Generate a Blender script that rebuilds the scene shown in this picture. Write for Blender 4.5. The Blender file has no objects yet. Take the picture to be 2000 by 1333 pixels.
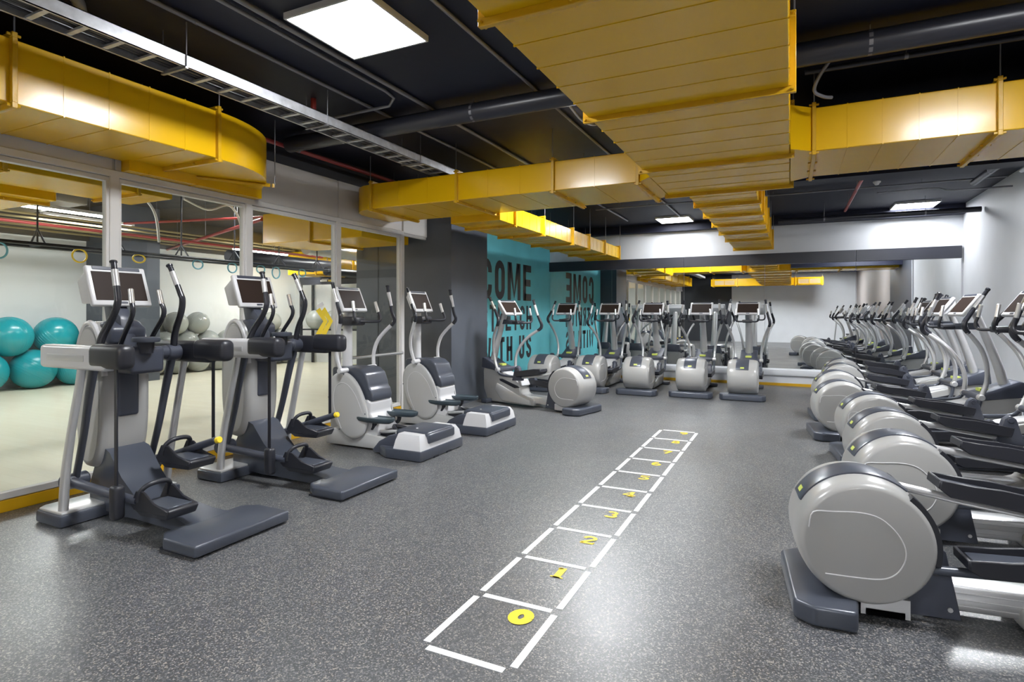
import bpy, bmesh, math, random
from mathutils import Vector, Matrix
random.seed(7)
R = math.radians
scn = bpy.context.scene
COL = scn.collection

# ------------------------------------------------------------------ camera, world, exposure
cam_d = bpy.data.cameras.new('camera')
cam = bpy.data.objects.new('camera', cam_d); COL.objects.link(cam)
cam.location = (0, 0, 1.45)
cam.rotation_euler = (R(90), 0, R(25.9))
cam_d.sensor_width = 36; cam_d.lens = 1120 / 2000 * 36
cam_d.shift_y = -54.5 / 2000
cam_d.clip_start = 0.05; cam_d.clip_end = 100
scn.camera = cam
w = bpy.data.worlds.new('world'); scn.world = w; w.use_nodes = True
w.node_tree.nodes['Background'].inputs[0].default_value = (.5, .6, .8, 1)
w.node_tree.nodes['Background'].inputs[1].default_value = 0.05
scn.view_settings.view_transform = 'Standard'; scn.view_settings.look = 'None'
scn.view_settings.gamma = 1; scn.view_settings.use_curve_mapping = False
scn.view_settings.exposure = 0.15
PANEL = 92.0       # emission of the square ceiling panels
TUBE = 115.0        # emission of the studio light tubes

# ------------------------------------------------------------------ materials
MATS = {}
def mat(name, col, rough=.5, metal=0, spec=None, bump=0, bscale=20, var=0, vscale=4, coat=0, emit=None, estr=0, bdist=.01, stretch=None):
    if name in MATS: return MATS[name]
    m = bpy.data.materials.new(name); m.use_nodes = True
    nt = m.node_tree; b = nt.nodes['Principled BSDF']
    b.inputs['Base Color'].default_value = (*col, 1)
    b.inputs['Roughness'].default_value = rough; b.inputs['Metallic'].default_value = metal
    if coat: b.inputs['Coat Weight'].default_value = coat; b.inputs['Coat Roughness'].default_value = .08
    if spec is not None: b.inputs['Specular IOR Level'].default_value = spec
    if emit: b.inputs['Emission Color'].default_value = (*emit, 1); b.inputs['Emission Strength'].default_value = estr
    if bump or var:
        tc = nt.nodes.new('ShaderNodeTexCoord'); src = tc.outputs['Object']
        if stretch:
            mp = nt.nodes.new('ShaderNodeMapping'); mp.inputs['Scale'].default_value = stretch
            nt.links.new(src, mp.inputs[0]); src = mp.outputs[0]
    if bump:
        n = nt.nodes.new('ShaderNodeTexNoise'); n.inputs['Scale'].default_value = bscale; n.inputs['Detail'].default_value = 3
        bp = nt.nodes.new('ShaderNodeBump'); bp.inputs['Strength'].default_value = bump; bp.inputs['Distance'].default_value = bdist
        nt.links.new(src, n.inputs['Vector']); nt.links.new(n.outputs['Fac'], bp.inputs['Height']); nt.links.new(bp.outputs[0], b.inputs['Normal'])
    if var:
        n = nt.nodes.new('ShaderNodeTexNoise'); n.inputs['Scale'].default_value = vscale; n.inputs['Detail'].default_value = 5
        rp = nt.nodes.new('ShaderNodeValToRGB')
        rp.color_ramp.elements[0].position = .3; rp.color_ramp.elements[1].position = .7
        rp.color_ramp.elements[0].color = (*[c*(1-var) for c in col], 1); rp.color_ramp.elements[1].color = (*[min(1, c*(1+var)) for c in col], 1)
        nt.links.new(src, n.inputs['Vector']); nt.links.new(n.outputs['Fac'], rp.inputs[0]); nt.links.new(rp.outputs[0], b.inputs['Base Color'])
    MATS[name] = m; return m

def floor_mat():
    m = bpy.data.materials.new('speckled_rubber'); m.use_nodes = True
    nt = m.node_tree; L = nt.links; b = nt.nodes['Principled BSDF']
    tc = nt.nodes.new('ShaderNodeTexCoord')
    v = nt.nodes.new('ShaderNodeTexVoronoi'); v.inputs['Scale'].default_value = 170
    L.new(tc.outputs['Object'], v.inputs['Vector'])
    r1 = nt.nodes.new('ShaderNodeValToRGB'); cr = r1.color_ramp; cr.interpolation = 'CONSTANT'
    cr.elements[0].position = 0; cr.elements[0].color = (.045, .049, .056, 1)
    cr.elements[1].position = .38; cr.elements[1].color = (.080, .084, .094, 1)
    e = cr.elements.new(.66); e.color = (.155, .158, .160, 1)
    e = cr.elements.new(.85); e.color = (.29, .27, .24, 1)
    e = cr.elements.new(.93); e.color = (.05, .052, .058, 1)
    sep = nt.nodes.new('ShaderNodeSeparateColor'); L.new(v.outputs['Color'], sep.inputs[0]); L.new(sep.outputs[0], r1.inputs[0])
    n = nt.nodes.new('ShaderNodeTexNoise'); n.inputs['Scale'].default_value = 1.2; n.inputs['Detail'].default_value = 4
    L.new(tc.outputs['Object'], n.inputs['Vector'])
    mr = nt.nodes.new('ShaderNodeMapRange'); mr.inputs[1].default_value = .3; mr.inputs[2].default_value = .7; mr.inputs[3].default_value = .34; mr.inputs[4].default_value = .42
    L.new(n.outputs['Fac'], mr.inputs[0]); L.new(mr.outputs[0], b.inputs['Roughness'])
    L.new(r1.outputs[0], b.inputs['Base Color'])
    bp = nt.nodes.new('ShaderNodeBump'); bp.inputs['Strength'].default_value = .12; bp.inputs['Distance'].default_value = .001
    L.new(v.outputs['Distance'], bp.inputs['Height']); L.new(bp.outputs[0], b.inputs['Normal'])
    b.inputs['Specular IOR Level'].default_value = 1.0
    return m
def wood_floor_mat():
    m = bpy.data.materials.new('pale_maple_boards'); m.use_nodes = True
    nt = m.node_tree; L = nt.links; b = nt.nodes['Principled BSDF']
    tc = nt.nodes.new('ShaderNodeTexCoord')
    br = nt.nodes.new('ShaderNodeTexBrick'); br.inputs['Scale'].default_value = 1
    br.inputs['Brick Width'].default_value = 1.2; br.inputs['Row Height'].default_value = .12
    br.inputs['Mortar Size'].default_value = .0015
    br.inputs['Color1'].default_value = (.84, .79, .63, 1); br.inputs['Color2'].default_value = (.80, .74, .57, 1); br.inputs['Mortar'].default_value = (.68, .6, .44, 1)
    L.new(tc.outputs['Object'], br.inputs['Vector']); L.new(br.outputs['Color'], b.inputs['Base Color'])
    b.inputs['Roughness'].default_value = .28
    return m
def glass_mat():
    m = bpy.data.materials.new('clear_glass'); m.use_nodes = True
    nt = m.node_tree; nt.nodes.clear(); L = nt.links
    o = nt.nodes.new('ShaderNodeOutputMaterial'); mx = nt.nodes.new('ShaderNodeMixShader')
    t = nt.nodes.new('ShaderNodeBsdfTransparent'); t.inputs[0].default_value = (.93, .95, .94, 1)
    g = nt.nodes.new('ShaderNodeBsdfGlossy'); g.inputs['Roughness'].default_value = .0
    f = nt.nodes.new('ShaderNodeFresnel'); f.inputs[0].default_value = 1.45
    ge = nt.nodes.new('ShaderNodeNewGeometry'); iv = nt.nodes.new('ShaderNodeMath'); iv.operation = 'SUBTRACT'; iv.inputs[0].default_value = 1
    L.new(ge.outputs['Backfacing'], iv.inputs[1]); ml = nt.nodes.new('ShaderNodeMath'); ml.operation = 'MULTIPLY'
    L.new(f.outputs[0], ml.inputs[0]); L.new(iv.outputs[0], ml.inputs[1]); L.new(ml.outputs[0], mx.inputs[0]); L.new(t.outputs[0], mx.inputs[1]); L.new(g.outputs[0], mx.inputs[2]); L.new(mx.outputs[0], o.inputs[0])
    return m
RUBBER = floor_mat(); MAPLE = wood_floor_mat(); GLASS = glass_mat()
MIRROR = mat('mirror_silver', (.86, .88, .88), 0.0, 1)
WHITE = mat('white_paint', (.64, .655, .69), .6, bump=.08, bscale=60, var=.03, vscale=2)
STUDIOW = mat('studio_white_paint', (.74, .75, .74), .6, var=.04, vscale=1)
FASCIA = mat('grey_fascia_paint', (.52, .50, .48), .45, var=.03)
FRAME = mat('grey_aluminium_frame', (.60, .59, .58), .45)
CEIL = mat('black_blue_ceiling_paint', (.006, .008, .022), .55, spec=.3, bump=.1, bscale=8)
BLK = mat('black_paint', (.012, .013, .02), .4)
DARKWALL = mat('charcoal_wall_paint', (.072, .081, .10), .5, var=.12, vscale=1.5)
DARKWALL2 = mat('dark_wall_paint', (.025, .028, .036), .5)
BROWNW = mat('taupe_wall_paint', (.28, .25, .24), .6)
TEAL = mat('turquoise_wall_paint', (.15, .60, .68), .5, var=.06, vscale=2)
LETTER = mat('dark_letter_paint', (.035, .037, .045), .5, var=.3, vscale=3)
YEL = mat('glossy_yellow_duct_paint', (.74, .43, .004), .24, .0, bump=.22, bscale=2.2, bdist=.012, coat=.06, spec=.42)
YELD = mat('yellow_flange_paint', (.62, .35, .006), .35, bump=.2, bscale=40)
GALV = mat('galvanised_steel', (.52, .53, .56), .42, .6, var=.18, vscale=14)
PIPEG = mat('grey_conduit', (.20, .20, .22), .4, .4)
PIPEK = mat('black_pipe_paint', (.022, .023, .032), .32)
REDP = mat('red_pipe_paint', (.30, .035, .035), .4)
LIGHT = mat('light_panel_diffuser', (1, 1, 1), .5, emit=(.95, .975, 1), estr=PANEL)
LIGHT_DIM = mat('light_panel_diffuser_dimmed', (1, 1, 1), .5, emit=(.95, .975, 1), estr=PANEL*.36)
LIGHT_FULL = mat('light_panel_diffuser_bright', (1, 1, 1), .5, emit=(.95, .975, 1), estr=PANEL*1.6)
TUBEM = mat('light_tube', (1, 1, 1), .5, emit=(.98, .99, 1), estr=TUBE)
SHELL = mat('warm_grey_shell', (.33, .328, .322), .3, bump=.03, bscale=220, bdist=.001, coat=.15)
SHELL2 = mat('light_grey_shell', (.44, .44, .44), .3, coat=.15)
SHELLW = mat('white_grey_shell', (.56, .56, .575), .3)
CHAR = mat('charcoal_plastic', (.050, .056, .078), .38)
CHAR2 = mat('slate_plastic', (.062, .070, .092), .3, .15)
BLKP = mat('black_rubber', (.018, .019, .026), .42)
BLKT = mat('black_gloss_tube', (.022, .023, .03), .25)
SIL = mat('silver_tube', (.56, .56, .57), .32, .55)
ALU = mat('brushed_aluminium', (.72, .72, .73), .28, .85)
SCREEN = mat('dark_screen', (.026, .017, .014), .5, spec=.12)
BADGE = mat('yellow_green_badge', (.55, .62, .12), .4)
TAPE = mat('white_floor_tape', (.80, .81, .82), .5)
TAPEY = mat('yellow_floor_paint', (.85, .62, .02), .5)
YPL = mat('bright_yellow_plastic', (.85, .62, .03), .4)
BALLT = mat('teal_ball_rubber', (.016, .31, .36), .25)
BALLS = mat('silver_ball_rubber', (.30, .31, .29), .22)
PAPER = mat('white_paper', (.8, .8, .8), .6)
BLUE = mat('blue_strap', (.15, .42, .55), .5)
GREEN = mat('green_sign', (.02, .25, .10), .5)
CABLE = mat('grey_black_cables', (.06, .055, .055), .5)

# ------------------------------------------------------------------ mesh helpers
class MB:
    def __init__(s): s.bm = bmesh.new()
    def _add(s, t, M=None):
        if M is not None: bmesh.ops.transform(t, matrix=M, verts=t.verts)
        me = bpy.data.meshes.new('tmp'); t.to_mesh(me); t.free()
        s.bm.from_mesh(me); bpy.data.meshes.remove(me); return s
    def box(s, x0, x1, y0, y1, z0, z1, bev=0, seg=2, M=None):
        t = bmesh.new(); bmesh.ops.create_cube(t, size=1)
        for v in t.verts: v.co = Vector(((x0+x1)/2 + v.co.x*(x1-x0), (y0+y1)/2 + v.co.y*(y1-y0), (z0+z1)/2 + v.co.z*(z1-z0)))
        if bev: bmesh.ops.bevel(t, geom=t.edges[:], offset=bev, segments=seg, affect='EDGES', profile=.5)
        return s._add(t, M)
    def prism(s, pts, axis, a0, a1, bev=0, seg=2, M=None):
        """polygon pts (2D) extruded on axis; axis x: pts=(y,z); y: (x,z); z: (x,y)"""
        t = bmesh.new()
        def P(p, a): return {'x': (a, p[0], p[1]), 'y': (p[0], a, p[1]), 'z': (p[0], p[1], a)}[axis]
        A = [t.verts.new(P(p, a0)) for p in pts]; B = [t.verts.new(P(p, a1)) for p in pts]
        t.faces.new(A); t.faces.new(B[::-1]); n = len(pts)
        for i in range(n): t.faces.new((A[i], B[i], B[(i+1) % n], A[(i+1) % n]))
        bmesh.ops.recalc_face_normals(t, faces=t.faces[:])
        if bev:
            es = [e for e in t.edges if e.is_manifold and e.calc_face_angle(0) > .35]
            bmesh.ops.bevel(t, geom=es, offset=bev, segments=seg, affect='EDGES', profile=.5, clamp_overlap=True)
        return s._add(t, M)
    def tube(s, pts, r, n=10, smooth=0, flat=1.0, M=None, cap=True):
        pts = [Vector(p) for p in pts]
        rs = r if isinstance(r, (list, tuple)) else [r]*len(pts)
        if smooth and len(pts) > 2: pts, rs = catmull(pts, rs, smooth)
        t = bmesh.new(); rings = []
        T = (pts[1]-pts[0]).normalized()
        up = Vector((1, 0, 0)) if abs(T.x) < .9 else Vector((0, 0, 1))
        N = (up - T*up.dot(T)).normalized()
        for i, p in enumerate(pts):
            a = pts[max(i-1, 0)]; b = pts[min(i+1, len(pts)-1)]
            T = (b-a).normalized(); N = (N - T*N.dot(T)).normalized(); Bn = T.cross(N)
            rings.append([t.verts.new(p + N*math.cos(q)*rs[i]*flat + Bn*math.sin(q)*rs[i]) for q in [2*math.pi*k/n for k in range(n)]])
        for a, b in zip(rings, rings[1:]):
            for k in range(n): t.faces.new((a[k], a[(k+1) % n], b[(k+1) % n], b[k]))
        if cap: t.faces.new(rings[0][::-1]); t.faces.new(rings[-1])
        bmesh.ops.recalc_face_normals(t, faces=t.faces[:])
        return s._add(t, M)
    def cyl(s, p0, p1, r, n=14, bev=0):
        p0 = Vector(p0); p1 = Vector(p1)
        if bev:
            d = (p1-p0).normalized()*bev
            return s.tube([p0, p0+d, p1-d, p1], [r-bev, r, r, r-bev], n)
        return s.tube([p0, p1], r, n)
    def lathe(s, prof, origin=(0, 0, 0), axis='x', n=48, a0=0, a1=2*math.pi):
        """prof: (along axis, radius)"""
        t = bmesh.new(); full = abs(a1-a0-2*math.pi) < 1e-6; cnt = n if full else n+1
        rings = []
        for k in range(cnt):
            q = a0 + (a1-a0)*k/n; c, sn = math.cos(q), math.sin(q); ring = []
            for (a, r) in prof:
                co = {'x': (a, r*c, r*sn), 'y': (r*c, a, r*sn), 'z': (r*c, r*sn, a)}[axis]
                ring.append(t.verts.new(Vector(origin) + Vector(co)))
            rings.append(ring)
        m = len(prof)
        for k in range(n if full else n):
            A = rings[k]; B = rings[(k+1) % cnt]
            for i in range(m-1): t.faces.new((A[i], A[i+1], B[i+1], B[i]))
            if not full: t.faces.new((A[m-1], A[0], B[0], B[m-1]))
        if not full: t.faces.new(rings[0]); t.faces.new(rings[-1][::-1])
        bmesh.ops.remove_doubles(t, verts=t.verts[:], dist=1e-5)
        bmesh.ops.recalc_face_normals(t, faces=t.faces[:])
        return s._add(t)
    def sphere(s, c, r, n=24, sc=(1, 1, 1)):
        t = bmesh.new(); bmesh.ops.create_uvsphere(t, u_segments=n, v_segments=n//2, radius=r)
        return s._add(t, Matrix.Translation(c) @ Matrix.Diagonal((*sc, 1)))
    def loft(s, rings, cap=True):
        t = bmesh.new(); V = [[t.verts.new(p) for p in r] for r in rings]; n = len(rings[0])
        for a, b in zip(V, V[1:]):
            for k in range(n): t.faces.new((a[k], a[(k+1) % n], b[(k+1) % n], b[k]))
        if cap: t.faces.new(V[0][::-1]); t.faces.new(V[-1])
        bmesh.ops.recalc_face_normals(t, faces=t.faces[:])
        return s._add(t)
    def build(s, name, m, parent=None, origin=None, ang=38):
        me = bpy.data.meshes.new(name)
        if origin is not None: bmesh.ops.translate(s.bm, verts=s.bm.verts, vec=-Vector(origin))
        s.bm.to_mesh(me); s.bm.free(); me.materials.append(m)
        me.polygons.foreach_set('use_smooth', [True]*len(me.polygons))
        me.set_sharp_from_angle(angle=R(ang))
        o = bpy.data.objects.new(name, me); COL.objects.link(o)
        if origin is not None: o.location = origin
        if parent: o.parent = parent
        return o
def catmull(pts, rs, k):
    P, Q = [], []
    for i in range(len(pts)-1):
        p0 = pts[max(i-1, 0)]; p1 = pts[i]; p2 = pts[i+1]; p3 = pts[min(i+2, len(pts)-1)]
        for j in range(k):
            t = j/k
            P.append(.5*((2*p1) + (p2-p0)*t + (2*p0-5*p1+4*p2-p3)*t*t + (3*p1-p0-3*p2+p3)*t**3)); Q.append(rs[i]*(1-t)+rs[i+1]*t)
    P.append(pts[-1]); Q.append(rs[-1]); return P, Q
def thing(name, label, cat, loc=(0, 0, 0), rz=0, group=None):
    o = bpy.data.objects.new(name, None); COL.objects.link(o); o.empty_display_size = .2
    o.location = loc; o.rotation_euler = (0, 0, rz); o['label'] = label; o['category'] = cat
    if group: o['group'] = group
    return o
def tag(o, label, cat, group=None, kind=None):
    o['label'] = label; o['category'] = cat
    if group: o['group'] = group
    if kind: o['kind'] = kind
    return o
def struct(o, label=None, cat=None):
    o['kind'] = 'structure'
    if label: o['label'] = label
    if cat: o['category'] = cat
    return o
def dup(root, loc, rz, label):
    r = root.copy(); COL.objects.link(r); r.location = loc; r.rotation_euler = (0, 0, rz); r['label'] = label
    for ch in list(root.children):
        c = ch.copy(); COL.objects.link(c); c.parent = r
        for g in ch.children:
            d = g.copy(); COL.objects.link(d); d.parent = c
    return r
def B(name, m, x0, x1, y0, y1, z0, z1, parent=None, bev=0): return MB().box(x0, x1, y0, y1, z0, z1, bev).build(name, m, parent)

# ------------------------------------------------------------------ the shell of the gym
XL, XR, YB, YR, CZ = -5.15, 2.79, 12.8, -5.7, 3.4      # left glass wall, right wall, back, rear, ceiling
struct(B('floor', RUBBER, XL-.02, XR+.1, YR-.1, YB+.1, -.1, 0), 'dark grey speckled rubber gym floor', 'floor')
struct(B('ceiling', CEIL, XL-.1, XR+.1, YR-.1, YB+.1, CZ, CZ+.1), 'matt black ceiling of the gym', 'ceiling')
struct(B('wall_back', WHITE, -5.2, XR+.1, YB, YB+.1, 0, CZ), 'white wall at the far end above the mirrors', 'wall')
struct(B('wall_right', WHITE, XR, XR+.1, 8.1, YB, 0, CZ), 'white wall behind the right row of trainers', 'wall')
struct(B('wall_right', DARKWALL2, XR-.02, XR+.1, 4.5, 8.1, 0, CZ), 'black painted stretch of the right wall', 'wall')
struct(B('wall_right', BROWNW, XR, XR+.1, YR, 4.5, 0, CZ), 'taupe stretch of the right wall near the entrance', 'wall')
struct(B('wall_rear', WHITE, -2.7, XR, YR-.1, YR, 0, CZ), 'white wall opposite the mirrors', 'wall')
struct(B('wall_rear', DARKWALL2, XL-.1, -2.7, YR-.1, YR, 0, CZ), 'black wall opposite the mirrors', 'wall')
struct(B('trim_1', MATS['white_paint'], XR-.03, XR, 8.08, 8.16, 0, CZ), 'narrow pale strip on the right wall', 'trim')
# turquoise wall and dark column
struct(B('wall_left', TEAL, -5.3, -5.2, 8.70, YB, 0, 3.14), 'turquoise wall with large black words', 'wall')
struct(B('wall_left', BLK, -5.3, -5.2, 8.70, YB, 3.14, CZ), 'black strip above the turquoise wall', 'wall')
struct(B('column', DARKWALL, -5.7, -4.70, 7.54, 8.70, 0, CZ), 'square charcoal column beside the turquoise wall', 'column')
cw = MB(); cw.box(-6.57, -5.705, 7.54, 8.7, 0, 3.6)
struct(cw.build('wall_studio_end', DARKWALL), 'charcoal wall seen through the glass next to the column', 'wall')
struct(B('trim_2', BLK, -6.12, -6.105, 7.535, 7.54, 0, 2.7), 'thin black joint in the charcoal wall', 'trim')
# fascia over the glass
f = MB()
edges = [-5.7] + [1.56 + 1.335*k for k in range(-5, 5)]
for k in range(-5, 5):
    y0 = 1.56+1.335*k; y1 = min(y0+1.335, 6.93)
    if y1 > y0: f.box(-5.19, -5.15, y0+.012, y1-.012, 2.64, 3.13, .004, 1)
f.box(-5.19, -5.15, 6.93, 7.54, 2.64, 3.13)
f.box(-5.19, -5.15, YR, -5.13, 2.64, 3.13)
f.box(-5.20, -5.165, YR, 7.54, 2.6, 3.13)
struct(f.build('wall_left_fascia', FASCIA), 'grey fascia boards above the glass partition', 'wall')
struct(B('wall_left', BLK, -5.25, -5.17, YR, 8.7, 3.13, 3.7), 'black strip between the fascia and the ceiling', 'wall')
# glass partitions: windows between mullions
MULL = [1.56 + 1.335*k for k in range(-5, 5)]
for i in range(9):
    y0, y1 = MULL[i], MULL[i+1]
    isdoor = i == 8
    nm = 'door_1' if isdoor else 'window_%d' % (i+1)
    lab = 'glass door leaf with horizontal silver push bar, last bay before the column' if isdoor else None
    t = bpy.data.objects.new(nm, None); COL.objects.link(t); t.location = (XL, (y0+y1)/2, 0); t['kind'] = 'structure'
    inv = Vector(t.location)
    def part(n, m, *b, bev=.003, par=t, inv=inv):
        return MB().box(b[0]-inv.x, b[1]-inv.x, b[2]-inv.y, b[3]-inv.y, b[4], b[5], bev, 1).build(n, m, par)
    part('glass_pane', GLASS, XL-.035, XL-.025, y0+.05, y1-.05, .13, 2.57, bev=0)
    fr = MB()
    for (a, b_, c, d) in ((y0+.03, y0+.062, .12, 2.57), (y1-.062, y1-.03, .12, 2.57), (y0+.03, y1-.03, 2.56, 2.598), (y0+.03, y1-.03, .09, .14)):
        fr.box(-.06, 0, a-inv.y, b_-inv.y, c, d, .004, 1)
    fr.build('window_frame', FRAME, t)
    part('kick_strip', YELD, XL-.05, XL+.01, y0+.002, y1-.002, 0, .085)
    if isdoor: 
        MB().cyl((.05, y0+.08-inv.y, .87), (.05, y1-.06-inv.y, .87), .02).build('push_bar', ALU, t)
        q = MB()
        for yy in (y0+.1, y1-.1): q.cyl((-.03, yy-inv.y, .87), (.05, yy-inv.y, .87), .012)
        q.build('bar_bracket', ALU, t)
for i, y in enumerate(MULL):
    struct(MB().box(XL-.07, XL+.014, y-.040, y+.040, 0, 2.62, .006, 1).build('trim_mullion', FRAME), None, None)
struct(MB().box(XL-.08, XL+.015, YR, 6.93, 2.6, 2.66, .006, 1).build('trim_glazing_head', FRAME))
# back wall mirrors
px = [-5.195, -3.67, -2.07, -.47, 1.13, 2.76]
names = ['mirror panel in the turquoise corner of the back wall', 'second mirror panel from the turquoise corner', 'middle mirror panel of the back wall',
         'mirror panel behind the rightmost back-row trainers', 'mirror panel beside the white right wall']
for i in range(5):
    tag(B('wall_mirror', MIRROR, px[i]+.002, px[i+1]-.002, YB-.02, YB-.003, .32, 2.45), names[i], 'mirror', 'mirror panels on the back wall')
hb = MB()
for i in range(0, 5, 2):
    hb.box(px[i]+.001, (px[i+2] if i < 4 else px[5])-.001, YB-.07, YB-.001, 2.44, 2.66, .003, 1)
tag(hb.build('header_board', mat('black_laminate', (.028, .030, .042), .35)), 'long black board running above the wall mirrors', 'board')
t = thing('mirror_ledge', 'white low ledge with a yellow foot strip under the mirrors', 'ledge', (0, YB, 0))
B('shelf', WHITE, -5.19, 2.78, -.22, -.001, .21, .32, t, .006)
B('plinth', WHITE, -5.19, 2.78, -.15, -.001, .055, .21, t)
B('foot_strip', YELD, -5.19, 2.78, -.16, -.001, 0, .055, t)
t.location = (0, YB, 0)
struct(B('trim_beam', CEIL, -5.1, XR, YB-.18, YB, 3.22, CZ))

# words painted on the turquoise wall (facing +X, reading towards +Y)
def arc(cx, cz, rx, rz, a0, a1, n=8): return [(cx+rx*math.cos(R(a0+(a1-a0)*i/n)), cz+rz*math.sin(R(a0+(a1-a0)*i/n))) for i in range(n+1)]
def glyph(ch, w, h, s):
    a, b = s/2, w-s/2; lo, hi = s/2, h-s/2; r = (w-s)/2; c = w/2; rz = r*1.1
    if ch == 'C': return [arc(c, hi-rz, r, rz, 0, 180)[::1] and [(b, h*.66)] + arc(c, hi-rz, r, rz, 0, 180) + arc(c, lo+rz, r, rz, 180, 360) + [(b, h*.36)]]
    if ch == 'O': 
        p = arc(c, hi-rz, r, rz, 0, 180) + arc(c, lo+rz, r, rz, 180, 360); return [p + [p[0]]]
    if ch == 'U': return [[(a, h)] + arc(c, lo+rz, r, rz, 180, 360) + [(b, h)]]
    if ch == 'S': return [[(b, h*.70)] + arc(c, hi-rz, r, rz, 0, 180) + [(a, h*.66), (a+.12*w, h*.56), (b-.12*w, h*.44), (b, h*.34)] + arc(c, lo+rz, r, rz, 0, -180) + [(a, h*.30)]]
    if ch == 'M': return [[(a, 0), (a, h)], [(b, 0), (b, h)], [(a+.3*s, h-.02*h), (c, h*.12), (b-.3*s, h-.02*h)]]
    if ch == 'W': return [[(a, h), (w*.27, 0+s*.2), (c, h*.8), (w*.73, s*.2), (b, h)]]
    if ch == 'E': return [[(a, 0), (a, h)], [(a, hi), (w, hi)], [(a, h/2), (w*.92, h/2)], [(a, lo), (w, lo)]]
    if ch == 'T': return [[(0, hi), (w, hi)], [(c, 0), (c, h)]]
    if ch == 'R': return [[(a, 0), (a, h)], [(a, hi), (c, hi)] + arc(c, h*.75, r, h*.25-s/2, 80, -80) + [(c, h*.5), (a, h*.5)], [(c+.05*w, h*.5), (b, 0)]]
    if ch == 'H': return [[(a, 0), (a, h)], [(b, 0), (b, h)], [(a, h/2), (b, h/2)]]
    if ch == 'I': return [[(c, 0), (c, h)]]
    return []
def ribbon(bm, pts, s, conv):
    n = len(pts); L = []
    closed = (pts[0] == pts[-1])
    for i in range(n):
        a = pts[i-1] if i else (pts[-2] if closed else pts[0]); b = pts[i+1] if i < n-1 else (pts[1] if closed else pts[-1])
        dx, dz = b[0]-a[0], b[1]-a[1]; l = math.hypot(dx, dz) or 1
        L.append(((pts[i][0]-dz/l*s/2, pts[i][1]+dx/l*s/2), (pts[i][0]+dz/l*s/2, pts[i][1]-dx/l*s/2)))
    V = [(bm.verts.new(conv(*l)), bm.verts.new(conv(*r))) for l, r in L]
    for p, q in zip(V, V[1:]): bm.faces.new((p[0], p[1], q[1], q[0]))
def word_mb(text, width, h, s, conv, gap=.28, spaces=.5):
    """letters of height h spread over width; conv(u, v) gives the 3D point"""
    wt = {'M': 1.45, 'W': 1.5, 'I': .42, ' ': spaces}
    tot = sum(wt.get(c, 1) for c in text) + gap*(len(text)-1); unit = width/tot
    mb = MB(); u = 0
    for c in text:
        w_ = wt.get(c, 1)*unit
        for st in glyph(c, w_, h, s): ribbon(mb.bm, st, s, (lambda a, b, u=u: conv(u+a, b)))
        u += w_ + gap*unit
    return mb
t = thing('painted_words', 'black words COME STRETCH WITH US painted on the turquoise wall', 'lettering', (-5.2, 10.7, 1.5))
for text, y0, z0, h, s in (('COME', 9.38, 1.72, .78, .15), ('STRETCH', 9.38, 1.09, .52, .085), ('WITH US', 9.38, .47, .50, .10)):
    mb = word_mb(text, 11.68-y0, h, s, lambda u, v, y0=y0, z0=z0: (.003, y0+u-10.7, z0+v-1.5), gap=.3 if text == 'COME' else .34)
    mb.build('word', LETTER, t)

# ------------------------------------------------------------------ the studio behind the glass
SX = -13.5
struct(B('floor', MAPLE, SX-.1, XL-.021, YR-.1, YB+.1, -.1, .001), 'pale glossy wooden floor of the studio', 'floor')
struct(B('ceiling', mat('dark_studio_slab', (.045, .04, .04), .7, var=.3), SX-.1, XL-.101, YR-.1, YB+.1, 3.7, 3.8), 'dark slab above the studio', 'ceiling')
struct(B('wall_studio_left', STUDIOW, SX-.1, SX, YR, YB, 0, 3.7), 'white far wall of the studio', 'wall')
struct(B('wall_studio_back', STUDIOW, SX, -5.31, YB, YB+.1, 0, 3.7), 'white end wall of the studio', 'wall')
struct(B('wall_studio_rear', STUDIOW, SX, XL-.1, YR-.1, YR, 0, 3.7), 'white near end wall of the studio', 'wall')
struct(B('trim_soffit', mat('brown_dark_soffit', (.05, .042, .03), .6), SX+.001, SX+.12, YR, YB, 2.98, 3.7))
struct(B('trim_soffit', MATS['brown_dark_soffit'], SX+.13, -5.32, YB-.12, YB-.001, 2.98, 3.7))
struct(B('column', DARKWALL, SX, -12.3, 7.03, 7.85, 0, 3.7), 'dark grey column against the far studio wall', 'column')
struct(B('trim_3', FRAME, SX, SX+.06, YR, 7.02, 0, .09), 'grey skirting along the far studio wall', 'trim')
struct(B('trim_3', FRAME, SX, SX+.06, 7.86, YB, 0, .09), 'grey skirting beyond the studio column', 'trim')

# ------------------------------------------------------------------ ceiling lights
def ceiling_panel(x, y, rz, label, z=3.362, m=None):
    x *= 1.045; y = y*1.045-.05
    t = thing('ceiling_light', label, 'light', (x, y, z), R(rz), 'square light panels on the gym ceiling')
    fr = MB()
    for a in ((-.335, .335, -.335, -.32), (-.335, .335, .32, .335), (-.335, -.32, -.32, .32), (.32, .335, -.32, .32)): fr.box(*a, -.004, .016)
    fr.box(-.335, .335, -.335, .335, .015, .038)
    fr.build('light_frame', SHELLW, t)
    MB().box(-.32, .32, -.32, .32, 0, .012).build('diffuser', m or LIGHT, t)
ceiling_panel(-2.51, 2.95, 0, 'square white light panel nearest the camera, upper left of the picture')
ceiling_panel(-2.05, 11.6, 0, 'square light panel between the two far yellow ducts', m=LIGHT_DIM)
ceiling_panel(1.9, 11.85, 0, 'square light panel near the white right wall', m=LIGHT_DIM)
ceiling_panel(-2.3, 7.4, 0, 'square light panel just behind the left yellow cross duct', m=LIGHT_FULL)
ceiling_panel(1.7, 7.5, 0, 'square light panel just behind the right yellow cross duct', m=LIGHT_FULL)
ceiling_panel(1.35, 3.1, 0, 'square light panel on the near right beside the wide duct')
ceiling_panel(1.35, -2.9, 0, 'square light panel behind the camera on the right', m=LIGHT_FULL)
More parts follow.
